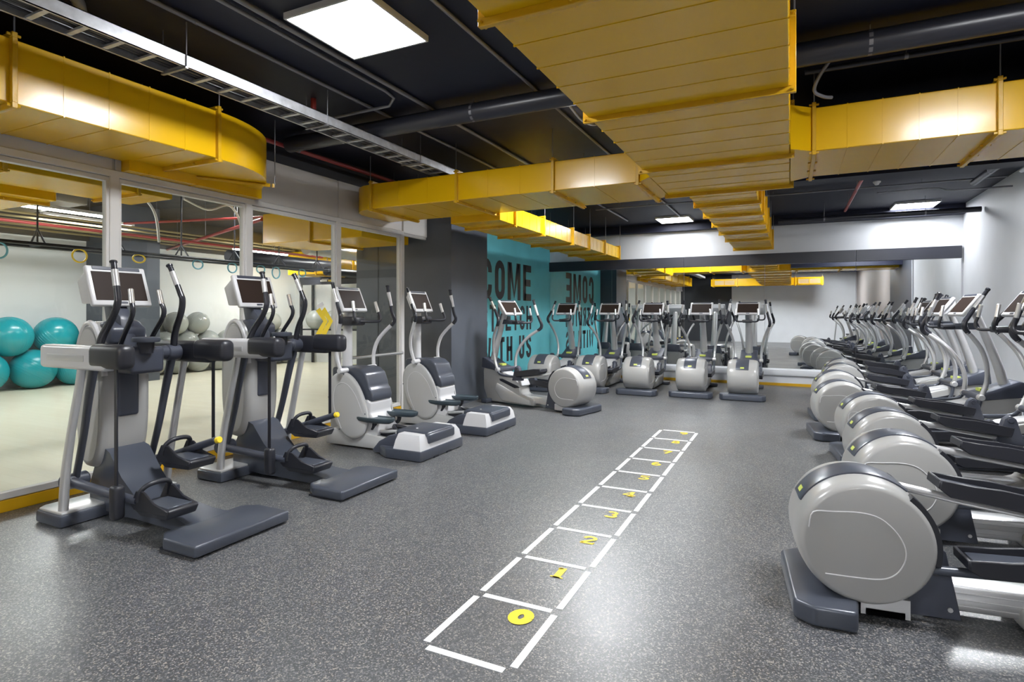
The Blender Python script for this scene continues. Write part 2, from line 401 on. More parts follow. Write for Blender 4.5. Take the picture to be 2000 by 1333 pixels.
ceiling_panel(-2.5, -2.4, 0, 'square light panel behind the camera on the left', m=LIGHT_FULL)
def tube_light(x, y, z, L, along, label):
    t = thing('tube_light', label, 'light', (x, y, z), 0 if along == 'y' else R(90), 'tube lights in the studio')
    MB().box(-.06, .06, -L/2, L/2, .02, .07, .005, 1).build('housing', SHELLW, t)
    MB().box(-.05, .05, -L/2+.02, L/2-.02, 0, .021, .004, 1).build('diffuser', TUBEM, t)
    for yy in (-L/3, L/3): MB().cyl((0, yy, .06), (0, yy, 3.7-z), .004, 6).build('hanger', PIPEG, t)
TL = [(-9.7, 4.6, 2.95, 1.5, 'y', 'bright tube light in the first glass bay'), (-11.4, 6.0, 3.1, 1.5, 'y', 'short bright tube light above the rail in the first glass bay'),
      (-8.6, 7.1, 3.35, 1.0, 'y', 'tube light at the top of the second glass bay'), (-11.0, 9.4, 2.85, 1.5, 'y', 'tube light near the third mullion'),
      (-12.0, 11.2, 2.75, 1.5, 'y', 'low tube light near the end wall'), (-8.5, 1.0, 3.2, 1.5, 'y', 'tube light left of the picture'),
      (-11.0, 1.0, 3.2, 1.5, 'y', 'tube light at the far left wall'), (-8.0, -3.0, 3.2, 1.5, 'y', 'tube light at the near end of the studio'),
      (-9.0, 11.0, 3.3, 1.5, 'x', 'tube light across the far end of the studio')]
for a in TL: tube_light(*a)

# ------------------------------------------------------------------ ducts
def frame_ring(mb, axis, a, u0, u1, z0, z1, s=.035, th=.03):
    """angle iron flange around a rectangular duct at position a on its axis"""
    for (p0, p1, q0, q1) in ((u0-s, u1+s, z0-s, z0+.002), (u0-s, u1+s, z1-.002, z1+s), (u0-s, u0+.002, z0, z1), (u1-.002, u1+s, z0, z1)):
        if axis == 'y': mb.box(p0, p1, a-th/2, a+th/2, q0, q1, .003, 1)
        else: mb.box(a-th/2, a+th/2, p0, p1, q0, q1, .003, 1)
    for (p, q) in ((u0-s*.5, z0-s*.5), (u1+s*.5, z0-s*.5), (u0-s*.5, z1+s*.5), (u1+s*.5, z1+s*.5), ((u0*2+u1)/3, z0-s*.5), ((u0+2*u1)/3, z0-s*.5)):
        if axis == 'y': mb.cyl((p, a-.035, q), (p, a+.035, q), .009, 6)
        else: mb.cyl((a-.035, p, q), (a+.035, p, q), .009, 6)
def hang(mb, x, y, z0): mb.cyl((x, y, z0), (x, y, CZ-.002), .005, 6)
def duct(label, axis, a0, a1, u0, u1, z0, z1, flanges, seam=.3, seed=0, extra=None, rods=True, strap=True):
    cx = ((u0+u1)/2, (a0+a1)/2) if axis == 'y' else ((a0+a1)/2, (u0+u1)/2)
    t = thing('ventilation_duct', label, 'duct')
    b = MB()
    def bx(p0, p1, q0, q1, r0, r1, bev=0):
        if axis == 'y': b.box(q0, q1, p0, p1, r0, r1, bev, 1)
        else: b.box(p0, p1, q0, q1, r0, r1, bev, 1)
    fl = sorted(flanges); marks = [a0] + [f_ for f_ in fl if a0 < f_ < a1] + [a1]
    bx(a0, a1, u0, u1, z0, z1, .006)
    for m0, m1 in zip(marks, marks[1:]):            # raised seams between flanges
        k = max(1, round((m1-m0)/seam))
        for i in range(1, k):
            a = m0+(m1-m0)*i/k
            bx(a-.004, a+.004, u0-.003, u1+.003, z0-.003, z1+.003)
    if extra: extra(b)
    b.build('duct_body', YEL, t)
    for f_ in fl:
        q = MB(); frame_ring(q, axis, f_, u0, u1, z0, z1); q.build('flange', YELD, t)
    if rods:
        for f_ in fl:
            for u in (u0-.025, u1+.025):
                x, y = (u, f_) if axis == 'y' else (f_, u)
                q = MB(); hang(q, x, y, z1); q.build('hanger_rod', PIPEG, t)
    return t
ZB = 2.75
duct('wide yellow duct running overhead towards the mirrors', 'y', -3.9, 6.46, -1.21, -.005, ZB, 3.15, [-3.4, -2.0, -.6, .8, 2.23, 3.66, 5.2, 6.44], seam=.29)
duct('narrow yellow duct continuing the wide one to the back wall', 'y', 6.48, 12.55, -1.02, -.33, ZB, 3.08, [7.2, 8.05, 8.95, 9.9, 10.9, 12.5], seam=.25)
def funnel(b): b.loft([[(.0, 5.05, ZB), (.0, 6.3, ZB), (.0, 6.3, 3.1), (.0, 5.05, 3.1)], [(.17, 5.2, ZB), (.17, 6.16, ZB), (.17, 6.16, 3.1), (.17, 5.2, 3.1)]])
duct('yellow cross duct branching right from the wide duct', 'x', .17, 2.78, 5.2, 6.16, ZB, 3.10, [.17, 1.34], seam=.235, extra=funnel)
def elbow(b):
    pts = [(-4.69, 5.68), (-4.85, 5.70), (-4.97, 5.76), (-5.06, 5.85), (-5.12, 5.98), (-5.145, 6.12), (-5.145, 6.62), (-4.69, 6.62)]
    b.prism(pts, 'z', ZB, 3.06)
    b.loft([[(-1.35, 5.66, ZB), (-1.35, 6.62, ZB), (-1.35, 6.62, 3.06), (-1.35, 5.66, 3.06)], [(-1.212, 5.5, ZB), (-1.212, 6.46, ZB), (-1.212, 6.46, 3.08), (-1.212, 5.5, 3.08)]])
duct('yellow cross duct with a rounded end over the glass door', 'x', -4.69, -1.35, 5.66, 6.62, ZB, 3.06, [-4.69, -3.45, -2.26, -1.36], seam=.42, extra=elbow)
duct('slim yellow duct running along the turquoise wall', 'y', 6.64, 12.45, -4.15, -3.4, 2.66, 2.90, [7.08, 8.1, 9.4, 10.3, 11.3, 12.4], seam=.25)
def elbow2(b):
    n = 12; out = []
    for i in range(n+1):
        q = R(0 + 66*i/n); out.append((-5.14+.81*math.cos(q), 3.25+.98*math.sin(q)))
    b.prism([(-5.14, 3.25)] + out + [(-5.0, 4.27), (-5.14, 4.27)], 'z', ZB, 3.15)
    b.box(-5.145, -5.03, 2.95, 4.30, 2.66, ZB+.01)
    for k in range(3): b.box(-5.145, -5.02, 3.1+.45*k, 3.12+.45*k, 2.655, 2.68)
t = duct('glossy yellow duct with a curved end over the first trainers', 'y', -3.5, 3.25, -5.14, -4.33, ZB, 3.15, [-2.5, -1.05, .4, 1.84, 3.25], seam=.28, extra=elbow2)
q = MB()
q.tube([(-5.13, 3.42, ZB-.016), (-4.70, 4.12, ZB-.016)], .018, 4)
q.cyl((-4.68, 4.14, ZB-.035), (-4.68, 4.14, ZB-.0), .014, 6)
q.build('curved_end_flange', YELD, t)
MB().cyl((-4.68, 4.16, ZB-.02), (-4.68, 4.16, CZ-.002), .005, 6).build('hanger_rod', PIPEG, t)
def grille(t, x0, x1, y, z0, z1):
    q = MB()
    for a in ((x0, x1, z0, z0+.03), (x0, x1, z1-.03, z1), (x0, x0+.03, z0, z1), (x1-.03, x1, z0, z1), ((x0+x1)/2-.015, (x0+x1)/2+.015, z0, z1)): q.box(a[0], a[1], y, y+.03, a[2], a[3])
    q.build('grille_frame', YEL, t)
    q = MB()
    for k in range(8): q.box(x0+.03, x1-.03, y+.002, y+.02, z0+.04+k*(z1-z0-.08)/8, z0+.05+k*(z1-z0-.08)/8)
    q.build('grille_louvre', SHELLW, t)
t = duct('yellow cross duct with white grilles at the rear of the gym', 'x', -3.5, 1.35, -4.5, -3.92, ZB, 3.10, [-3.4, -2.3, .2, 1.3], seam=.4)
grille(t, -3.35, -2.4, -3.92, ZB+.03, 3.07); grille(t, .3, 1.25, -3.92, ZB+.03, 3.07)
# studio ducts
def sduct(label, x0, x1, y0, y1, z0, z1, m=YEL):
    t = thing('studio_duct', label, 'duct')
    MB().box(x0, x1, y0, y1, z0, z1, .008, 1).build('duct_body', m, t)
    along = 'y' if (y1-y0) > (x1-x0) else 'x'
    for k in range(1, int(max(x1-x0, y1-y0)/1.2)+1):
        q = MB()
        if along == 'y': frame_ring(q, 'y', y0+1.2*k-.2, x0, x1, z0, z1)
        else: frame_ring(q, 'x', x0+1.2*k-.2, y0, y1, z0, z1)
        q.build('flange', YELD if m is YEL else GALV, t)
    for (x, y) in ((x0+.1, y0+.1), (x1-.1, y1-.1)): MB().cyl((x, y, z1), (x, y, 3.7), .005, 6).build('hanger_rod', PIPEG, t)
sduct('yellow studio duct along the top of the first two glass bays', -7.3, -6.5, .5, 4.3, 2.78, 3.15)
sduct('wide yellow studio duct at the top left corner of the glass', -8.72, -7.5, 2.4, 3.6, 2.72, 3.2)
sduct('boxy yellow studio duct in the third glass bay', -7.35, -5.4, 6.3, 7.4, 2.52, 2.98)
sduct('yellow duct with a nozzle low over the end wall of the studio', -11.9, -8.0, 11.0, 12.0, 2.45, 3.05)
sduct('dull dark duct across the studio ceiling', -11.8, -9.95, 4.2, 5.2, 3.15, 3.5, mat('dull_brown_steel', (.10, .085, .06), .5))
t = thing('round_duct', 'round corrugated metal duct in the studio', 'duct', (0, 0, 0))
q = MB(); pts = [(-9.2, 9.0 + .1*k, 2.85) for k in range(20)]
q.tube(pts, [.16 + (.012 if k % 2 else 0) for k in range(20)], 16); q.build('duct_body', ALU, t)
for yy in (9.3, 10.7): MB().cyl((-9.2, yy, 3.0), (-9.2, yy, 3.7), .005, 6).build('hanger_rod', PIPEG, t)
for k, (x, y0, y1, z, r, lab) in enumerate([(-10.2, 7.9, 10.95, 2.6, .13, 'thick dark pipe hanging above the silver balls'), (-9.0, 9.35, 10.95, 2.35, .09, 'thin dark pipe ending above the silver balls')]):
    t = thing('dark_pipe', lab, 'pipe')
    MB().cyl((x, y0, z), (x, y1, z), r, 16, bev=.01).build('pipe_body', PIPEK, t)
    for yy in (y0+.3, y1-.3): MB().cyl((x, yy, z), (x, yy, 3.7), .006, 6).build('hanger_rod', PIPEG, t)

# ------------------------------------------------------------------ pipes and tray on the gym ceiling
def pipe(name, label, pts, r, m, cat='pipe', clamps=True, smooth=0, n=12):
    o = thing(name, label, cat)
    MB().tube(pts, r, n, smooth).build('pipe_body', m, o)
    if clamps:
        a, b = Vector(pts[0]), Vector(pts[-1]); d = (b-a).normalized(); L = (b-a).length
        k = max(2, int(L/1.5))
        for i in range(k):
            p = a+d*(L*(i+.5)/k); MB().cyl(p-d*.012, p+d*.012, r+.003, 10).cyl(p, (p.x, p.y, CZ-.002), .004, 6).build('pipe_clamp', PIPEG, o)
    return o
pipe('black_pipe', 'thick black pipe crossing the ceiling', [(-4.88, 4.53, 3.272), (2.78, 4.53, 3.272)], .083, PIPEK, n=20)
pipe('black_pipe', 'slimmer black pipe in front of the back wall', [(-.2, 11.55, 3.12), (2.75, 11.55, 3.12)], .045, PIPEK)
struct(B('trim_beam', CEIL, .01, 2.79, 6.5, 6.75, 2.79, CZ))
pipe('conduit', 'long grey conduit left of the nearest light panel', [(-3.05, -3, 3.376), (-3.05, 11.8, 3.376)], .018, PIPEG)
pipe('conduit', 'grey conduit bending beside the thick black pipe', [(-3.16, -3, 3.378), (-3.16, 4.0, 3.378), (-3.18, 4.14, 3.37), (-3.28, 4.2, 3.335), (-4.2, 4.22, 3.33)], .014, PIPEG, clamps=False)
pipe('conduit', 'thin conduit between the near light panel and the wide duct', [(-1.98, -3, 3.38), (-1.98, 12.3, 3.38)], .014, PIPEG)
pipe('conduit', 'long dull conduit nearest the cable tray', [(-3.54, -3, 3.378), (-3.54, 8, 3.378)], .015, PIPEG)
pipe('conduit', 'conduit crossing behind the left cross duct', [(-4.6, 7.3, 3.32), (-1.3, 7.3, 3.32)], .015, PIPEG)
pipe('conduit', 'conduit crossing the ceiling in front of the far lights', [(-3.2, 10.1, 3.34), (2.7, 10.1, 3.34)], .013, PIPEG)
pipe('conduit', 'conduit crossing above the right cross duct', [(.1, 4.95, 3.3), (2.7, 4.95, 3.3)], .02, PIPEK)
pipe('flexible_conduit', 'wavy grey conduit dropping from the thick black pipe', [(-1.75, 4.62, 3.30), (-1.72, 4.95, 3.22), (-1.66, 5.1, 3.20), (-1.6, 5.2, 3.22), (-1.55, 5.4, 3.2), (-1.5, 5.6, 3.3)], .012, SIL, clamps=False, smooth=5)
pipe('flexible_conduit', 'bent grey conduit at the right edge of the wide duct', [(.3, 4.73, 3.40), (.3, 4.73, 3.34), (.2, 4.75, 3.2), (.16, 4.85, 3.12), (.22, 4.9, 3.08), (.28, 4.95, 3.08)], .013, PIPEG, clamps=False, smooth=5)
pipe('flexible_conduit', 'curved fat grey hose above the cable tray', [(-4.6, .6, 3.36), (-4.0, 1.0, 3.36), (-3.75, 1.5, 3.35), (-3.8, 1.9, 3.33), (-4.1, 2.1, 3.33)], .035, PIPEG, clamps=False, smooth=6)
pipe('red_pipe', 'red sprinkler pipe above the glass fascia', [(-4.95, -3, 3.27), (-4.95, 7.3, 3.27)], .024, REDP)
pipe('red_pipe', 'red sprinkler pipe behind the slim yellow duct', [(-4.35, 7.6, 3.2), (-4.35, 12.5, 3.2)], .022, REDP)
pipe('red_pipe', 'red sprinkler pipe near the far right light panel', [(.85, 8.8, 3.22), (.85, 11.45, 3.22)], .022, REDP)
pipe('red_pipe', 'short red sprinkler drop near the cable tray', [(-3.9, 3.9, 3.40), (-3.9, 3.9, 3.24)], .025, REDP, clamps=False)
pipe('black_pipe', 'black pipe running beside the right wall towards the mirrors', [(2.3, 6.85, 3.27), (2.3, 10.0, 3.27)], .045, PIPEK)
pipe('conduit', 'silver tube along the top of the right wall', [(2.62, 6.85, 3.25), (2.62, 9.3, 3.25)], .03, SIL)
pipe('conduit', 'thin conduit zigzagging near the top of the right wall', [(1.2, 10.4, 3.3), (1.9, 10.35, 3.3), (2.1, 10.2, 3.22), (2.75, 10.1, 3.2)], .012, PIPEG, clamps=False, smooth=4)
for i, (x, y, lab) in enumerate([(-2.8, 8.6, 'small white smoke detector behind the left cross duct'), (1.15, 10.0, 'small white smoke detector left of the far right light panel')]):
    t = thing('smoke_detector', lab, 'smoke detector', (x, y, CZ), 0, 'smoke detectors')
    MB().lathe([(-.02, 0), (-.02, .05), (-.0, .055), (0, 0)], axis='z', n=20).build('detector_base', SHELLW, t)
    MB().lathe([(-.055, 0), (-.05, .025), (-.02, .04), (-.02, 0)], axis='z', n=20).build('detector_head', SHELLW, t)
t = thing('exit_lamp', 'small green exit lamp beside the far light panel', 'sign', (-1.2, 11.9, 3.1))
MB().box(-.05, .05, -.02, .02, -.06, .06, .01).build('lamp_body', GREEN, t); MB().cyl((0, 0, .05), (0, 0, .30), .006, 6).build('hanger_rod', PIPEG, t)
# cable tray
t = thing('cable_tray', 'galvanised ladder cable tray crossing the upper left ceiling', 'cable tray', (-3.76, 0, 3.1))
q = MB(); q.box(.113, .118, -3, 6.3, 0, .086); q.box(.10, .118, -3, 6.3, 0, .006); q.box(.10, .118, -3, 6.3, .080, .086); q.build('side_rail', GALV, t)
q = MB(); q.box(-.118, -.113, -3, 6.3, 0, .086); q.box(-.118, -.10, -3, 6.3, 0, .006); q.build('side_rail', GALV, t)
for k in range(46):
    MB().box(-.113, .113, -2.9+.2*k, -2.87+.2*k, .005, .022, .002, 1).build('rung', GALV, t)
q = MB()
for k in range(9):
    x = -.09+.022*k; pts = [(x+random.uniform(-.008, .008), -3+i*.5, .035+random.uniform(0, .02)) for i in range(19)]
    q.tube(pts, random.uniform(.006, .011), 6, 2)
q.build('cables', CABLE, t)['kind'] = 'stuff'
for y in (-1, .5, 2.5, 3.8, 5.2): MB().cyl((.124, y, -.008), (.124, y, CZ-3.1), .004, 6).cyl((-.124, y, -.008), (-.124, y, CZ-3.1), .004, 6).box(-.13, .13, y-.01, y+.01, -.012, 0).build('hanger_bracket', PIPEG, t)

# ------------------------------------------------------------------ agility ladder on the floor
t = thing('agility_ladder_marking', 'white agility ladder marked on the floor with yellow numbers 0 to 9', 'floor marking', (-1.24, 4.64, 0))
x0, x1, y0 = -1.46, -1.0, 2.075; P_ = .514; tw = .034
for k in range(10):
    ya = y0+P_*k
    for xx in (x0, x1-tw): MB().box(xx+1.24, xx+tw+1.24, ya+.035-4.64, ya+P_-.03-4.64, .0005, .0025).build('rail_strip', TAPE, t)
for k in range(11):
    ya = y0+P_*k; MB().box(x0+tw+.01+1.24, x1-tw-.01+1.24, ya-.017-4.64, ya+.017-4.64, .0005, .0025).build('rung_strip', TAPE, t)
DIG = {}
def digit_polys(d):
    A = lambda cx, cz, rx, rz, a0, a1, n=14: arc(cx, cz, rx, rz, a0, a1, n)
    if d == 0: return [(A(.5, .5, .31, .38, 0, 360, 24), .40)]
    if d == 1: return [([(.5, 0), (.5, 1)], .34), ([(.2, .05), (.8, .05)], .10), ([(.28, .88), (.5, .93)], .12)]
    if d == 2: return [([(.2, .68)]+A(.5, .70, .28, .22, 170, -20)+[(.2, .12)], .20), ([(.14, .1), (.86, .1)], .2), ([(.85, .1), (.85, .25)], .08)]
    if d == 3: return [(A(.48, .72, .26, .20, 150, -80), .2), (A(.48, .28, .30, .21, 80, -150), .22)]
    if d == 4: return [([(.62, 0), (.62, 1)], .24), ([(.58, .95), (.12, .34)], .10), ([(.08, .3), (.92, .3)], .14), ([(.4, .05), (.85, .05)], .1)]
    if d == 5: return [([(.8, .92), (.24, .92), (.24, .56)], .15), (A(.45, .32, .32, .24, 110, -150), .22)]
    if d == 6: return [(A(.5, .3, .28, .22, 0, 360, 20), .2), (A(.62, .45, .42, .47, 95, 190), .18)]
    if d == 7: return [([(.12, .88), (.88, .88)], .2), ([(.8, .85), (.42, 0)], .24)]
    if d == 8: return [(A(.5, .73, .24, .18, 0, 360, 20), .18), (A(.5, .28, .30, .21, 0, 360, 20), .2)]
    return [(A(.5, .7, .28, .22, 0, 360, 20), .2), (A(.38, .55, .42, .47, -85, 10), .18)]
for d in range(10):
    mb = MB(); ya = y0+P_*(d+1)-.175-4.64; xa = -1.215+1.24; wd, hd = .12, .125
    for pts, s in digit_polys(d):
        pp = [(p[0]*wd, p[1]*hd) for p in pts]
        ribbon(mb.bm, pp, s*wd, lambda u, v: (xa+u, ya+v, .003))
    mb.build('numeral', TAPEY, t)

# ------------------------------------------------------------------ machines
def console_parts(t, y, z, wd, ht, tilt, back=.05, m=SHELLW, shell_m=SIL):
    """screen panel; local panel plane tilted back by tilt (deg) from vertical, facing -y (the user)"""
    M = Matrix.Translation((0, y, z)) @ Matrix.Rotation(R(-tilt), 4, 'X')
    fr = MB().box(-wd/2, wd/2, -.018, .022, -ht/2, ht/2, .014, 3, M)
    fr.prism([(.02, -ht*.42), (back+.02, -ht*.25), (back+.02, ht*.3), (.02, ht*.46)], 'x', -wd*.44, wd*.44, .01, 2, M)
    c = fr.build('console', m, t)
    MB().box(-wd*.43, wd*.43, -.0205, -.015, -ht*.37, ht*.35, .002, 1, M).build('screen', SCREEN, c)
    MB().box(-wd*.40, wd*.40, -.0215, -.005, ht*.39, ht*.48, .004, 1, M).build('speaker_strip', CHAR, c)
    MB().box(-.03, .03, -.0215, -.015, -ht*.45, -ht*.40, .001, 1, M).build('maker_badge', CHAR, c)
    return c

# ---- elliptical cross trainer (the long right row and the back row); local +y is the front, origin under the rear edge
def make_elliptical(label):
    t = thing('elliptical_trainer', label, 'elliptical trainer', group='grey elliptical trainers with a round rear housing')
    # rear foot
    MB().prism([(-.36, .06), (-.30, -.02), (.30, -.02), (.36, .06), (.36, .24), (.20, .27), (-.20, .27), (-.36, .24)], 'z', 0.004, .10, .018, 3).build('rear_foot', CHAR2, t)
    # round housing
    oc = (0, .30, .368)
    prof = [(-.235, 0), (-.235, .258), (-.230, .271), (-.212, .283), (-.18, .291), (-.12, .296), (0, .298), (.12, .296), (.18, .291), (.212, .283), (.230, .271), (.235, .258), (.235, 0)]
    hs = MB().lathe(prof, oc, 'x', 64).build('wheel_housing', SHELL, t, ang=45)
    for sgn in (-1, 1):
        g = [(-.266, .06), (-.245, .14), (-.156, .152), (-.033, .16), (.058, .14), (.13, .074), (.164, 0), (.16, -.066), (.123, -.13), (.058, -.165), (-.06, -.172), (-.19, -.172)]
        MB().tube([(sgn*.2355, .30+a*.92, .368+b*.92) for a, b in g], .0035, 6, 4).build('moulding_line', SHELLW, hs)
    # slate strip over the top, wrapping rearwards
    MB().lathe([(-.10, .29), (-.10, .303), (-.085, .307), (.085, .307), (.10, .303), (.10, .29)], oc, 'x', 24, R(50), R(152)).build('top_strip', CHAR2, hs)
    MB().lathe([(-.03, .30), (-.03, .3085), (.03, .3085), (.03, .30)], oc, 'x', 5, R(143), R(148)).build('maker_badge', BADGE, hs)
    for sgn in (-1, 1): MB().lathe([(sgn*.218, .20), (sgn*.218, .301), (sgn*.16, .305), (sgn*.16, .20)], oc, 'x', 16, R(-14), R(52)).build('slot_shroud', BLKP, hs)
    MB().box(-.2, -.16, .28, .48, .03, .12).box(.16, .2, .28, .48, .03, .12).box(-.2, .2, .3, .46, .03, .06).build('bracket', SIL, t)
    for sgn in (-1, 1):
        MB().prism([(.40, .03), (.70, .03), (.64, .34), (.50, .42), (.42, .3)], 'x', sgn*.115-.012, sgn*.115+.012, .003, 1).build('side_plate', CHAR, t)
        MB().cyl((sgn*.125, .655, .075), (sgn*.133, .655, .075), .011, 8).build('bolt', ALU, t)
    r_ = MB().box(-.085, .085, .60, 1.3, .055, .175, .012, 2)
    for k in range(3): r_.box(-.088, .088, .62, 1.3, .08+.03*k, .085+.03*k)
    r_.build('rail', ALU, t)
    # front body
    body = [(.93, .02), (.93, .11), (1.18, .19), (1.22, .36), (1.30, .42), (1.60, .50), (1.62, .585), (1.94, .67), (1.97, .5), (1.96, .22), (1.88, .05), (1.80, .02)]
    bd = MB().prism(body, 'x', -.13, .13, .022, 3).build('front_body', SHELL, t)
    MB().prism([(.97, .035), (.99, .11), (1.30, .20), (1.66, .33), (1.70, .22), (1.55, .05)], 'x', -.15, .15, .014, 2).build('lower_fairing', SHELL2, bd)
    MB().prism([(1.20, .285), (1.24, .315), (1.55, .405), (1.62, .40), (1.60, .365), (1.30, .27)], 'x', -.134, .134, .006, 2).build('ramp_slot', BLK, bd)
    MB().prism([(1.16, .31), (1.2, .39), (1.32, .455), (1.60, .52), (1.62, .44), (1.34, .37)], 'x', -.11, .11, .018, 3).build('ramp_cover', SHELLW, bd)
    MB().prism([(1.55, .50), (1.57, .58), (1.70, .625), (1.93, .73), (1.975, .725), (1.99, .56), (1.80, .54)], 'x', -.15, .15, .014, 2).build('collar', CHAR, t)
    MB().box(-.055, .055, 1.62, 1.70, .60, .635, .004, 1).build('collar_badge', BADGE, t)
    MB().box(-.26, .26, 1.78, 1.9, .004, .07, .015, 2).build('front_foot', CHAR, t)
    # pillar
    MB().tube([(0, 1.87, .62), (0, 1.81, .85), (0, 1.73, 1.10), (0, 1.62, 1.40), (0, 1.59, 1.47)], [.046, .043, .038, .035, .03], 16, 4, flat=1.55).build('pillar', SIL, t)
    MB().prism([(1.28, 1.27), (1.29, 1.33), (1.66, 1.35), (1.70, 1.27)], 'x', -.035, .035, .012, 2).build('neck', CHAR2, t)
    # handlebar
    hb = MB()
    for s_ in (-1, 1): hb.tube([(0, 1.30, 1.30), (s_*.08, 1.27, 1.295), (s_*.17, 1.22, 1.30), (s_*.20, 1.21, 1.35), (s_*.195, 1.23, 1.42)], .0155, 10, 5)
    hb.box(-.09, .09, 1.27, 1.40, 1.27, 1.33, .02, 2)
    h = hb.build('handlebar', BLKP, t)
    for s_ in (-1, 1): MB().cyl((s_*.195, 1.228, 1.41), (s_*.185, 1.25, 1.53), .017, 12, .004).build('grip', ALU, h)
    console_parts(t, 1.50, 1.535, .42, .285, 36)
    # pivot bar
    MB().cyl((-.21, 1.57, .555), (.21, 1.57, .555), .032, 16, .006).build('pivot_bar', CHAR, t)
    # pedal arms, pedals, swing arms
    for s_, zr, zf in ((1, .27, .30), (-1, .56, .44)):
        MB().tube([(s_*.19, .46, zr), (s_*.19, .80, (zr+zf)/2), (s_*.19, 1.22, zf)], .021, 12).build('pedal_arm', SIL if zr > .4 else CHAR2, t)
        zc = zr+(zf-zr)*.6
        tilt = math.atan2(zf-zr, .76)
        M = Matrix.Translation((s_*.19, .93, zc+.045)) @ Matrix.Rotation(tilt, 4, 'X')
        p = MB().prism([(-.24, .01), (-.20, -.03), (.22, -.03), (.24, .0), (.24, .02), (-.24, .02)], 'x', -.09, .09, .008, 2, M)
        for xx in (-.094, .078): p.prism([(-.25, .0), (-.25, .045), (-.1, .05), (.0, .06), (.25, .055), (.24, -.02), (-.2, -.03)], 'x', xx, xx+.016, .004, 1, M)
        p.box(-.09, .09, -.255, -.24, 0, .045, .004, 1, M)
        pd = p.build('pedal', BLKP, t)
        MB().box(-.07, .07, -.22, .20, .018, .026, .003, 1, M).build('tread_pad', CHAR2, pd)
        br = MB().prism([(1.08, zf-.03), (1.14, zf+.17), (1.18, zf+.20), (1.22, zf+.17), (1.28, zf-.04)], 'x', s_*.19-.035, s_*.19+.035, .012, 2)
        br.cyl((s_*.19-.045, 1.18, zf+.16), (s_*.19+.045, 1.18, zf+.16), .022, 10, .004)
        br.build('pedal_bracket', CHAR, t)
        # link from the arm pivot down to the pedal bracket
        MB().tube([(s_*.225, 1.57, .555), (s_*.225, 1.50, zf+.04), (s_*.21, 1.24, zf+.02)], .02, 10, 4).build('link_rod', CHAR2, t)
        piv = (s_*.21, 1.57, .555)
        a = MB().tube([(s_*.225, 1.57, .555), (s_*.23, 1.605, .72), (s_*.26, 1.58, .90), (s_*.31, 1.50, 1.07), (s_*.36, 1.385, 1.20), (s_*.375, 1.34, 1.235)], .0235, 12, 5)
        a.cyl((s_*.19, 1.57, .555), (s_*.26, 1.57, .555), .034, 16, .008)
        arm = a.build('swing_arm', SIL, t, origin=piv)
        g = MB().tube([(s_*.37, 1.355, 1.225), (s_*.385, 1.315, 1.275), (s_*.38, 1.31, 1.335), (s_*.36, 1.345, 1.40), (s_*.335, 1.40, 1.50), (s_*.31, 1.50, 1.69)], [.0245, .0265, .026, .024, .021, .0195], 12, 5)
        g.cyl((s_*.311, 1.497, 1.685), (s_*.306, 1.508, 1.705), .023, 12, .004)
        gg = g.build('arm_grip', BLKT, arm, origin=piv); gg.location = (0, 0, 0)
        m_ = MB().tube([(s_*.3385, 1.385, 1.47), (s_*.318, 1.468, 1.625)], .0225, 12).build('sensor_sleeve', ALU, arm, origin=piv); m_.location = (0, 0, 0)
    return t
def arms(t, a, b):
    k = 0
    for ch in t.children:
        if ch.name.startswith('swing_arm'):
            ch.rotation_euler = (R(a if ch.location.x > 0 else b), 0, 0)
EL = make_elliptical('grey elliptical trainer nearest the camera at the lower right')
ROWR = [(0.0, 3.33), (.33, 4.47), (.41, 5.52), (.415, 6.57), (.225, 7.68), (.27, 9.0), (.42, 10.3), (.5, 11.45)]
LR = ['grey elliptical trainer nearest the camera at the lower right', 'second elliptical trainer of the right row, housing behind the nearest one',
      'third elliptical trainer counted from the front of the right row', 'fourth trainer of the right row, its handle cut by the picture edge',
      'fifth trainer of the right row, white console against the right wall', 'sixth trainer of the right row, dark collar left of the fifth one',
      'seventh trainer of the right row, one before the mirror', 'elliptical trainer of the right row closest to the mirrors']
PH = [(4, -6), (-7, 5), (6, -4), (3, -9), (-5, 7), (7, -5), (-4, 6), (5, -6)]
for i, (x, y) in enumerate(ROWR):
    e = EL if i == 0 else dup(EL, (x, y, 0), R(-84), LR[i])
    e.location = (x, y, 0); e.rotation_euler = (0, 0, R(-84)); arms(e, *PH[i])
BACK = [(-4.2, 9.75, 0, 'elliptical trainer in the corner beside the turquoise wall, partly hidden', 4, -8),
        (-3.33, 9.95, 0, 'elliptical trainer facing the mirror behind the side-on one', -6, 7),
        (-2.46, 10.0, 0, 'elliptical trainer facing the mirror, third from the turquoise wall', 8, -7),
        (-1.55, 10.1, 0, 'elliptical trainer facing the mirror, second from the right', -6, 6),
        (-.72, 10.15, 0, 'elliptical trainer facing the mirror, rightmost of the back row', 5, -5),
        (-2.60, 7.92, 76, 'side-on elliptical trainer standing in front of the charcoal column', 12, -8)]
for x, y, rz, lab, a, b in BACK:
    e = dup(EL, (x, y, 0), R(rz), lab); arms(e, a, b)

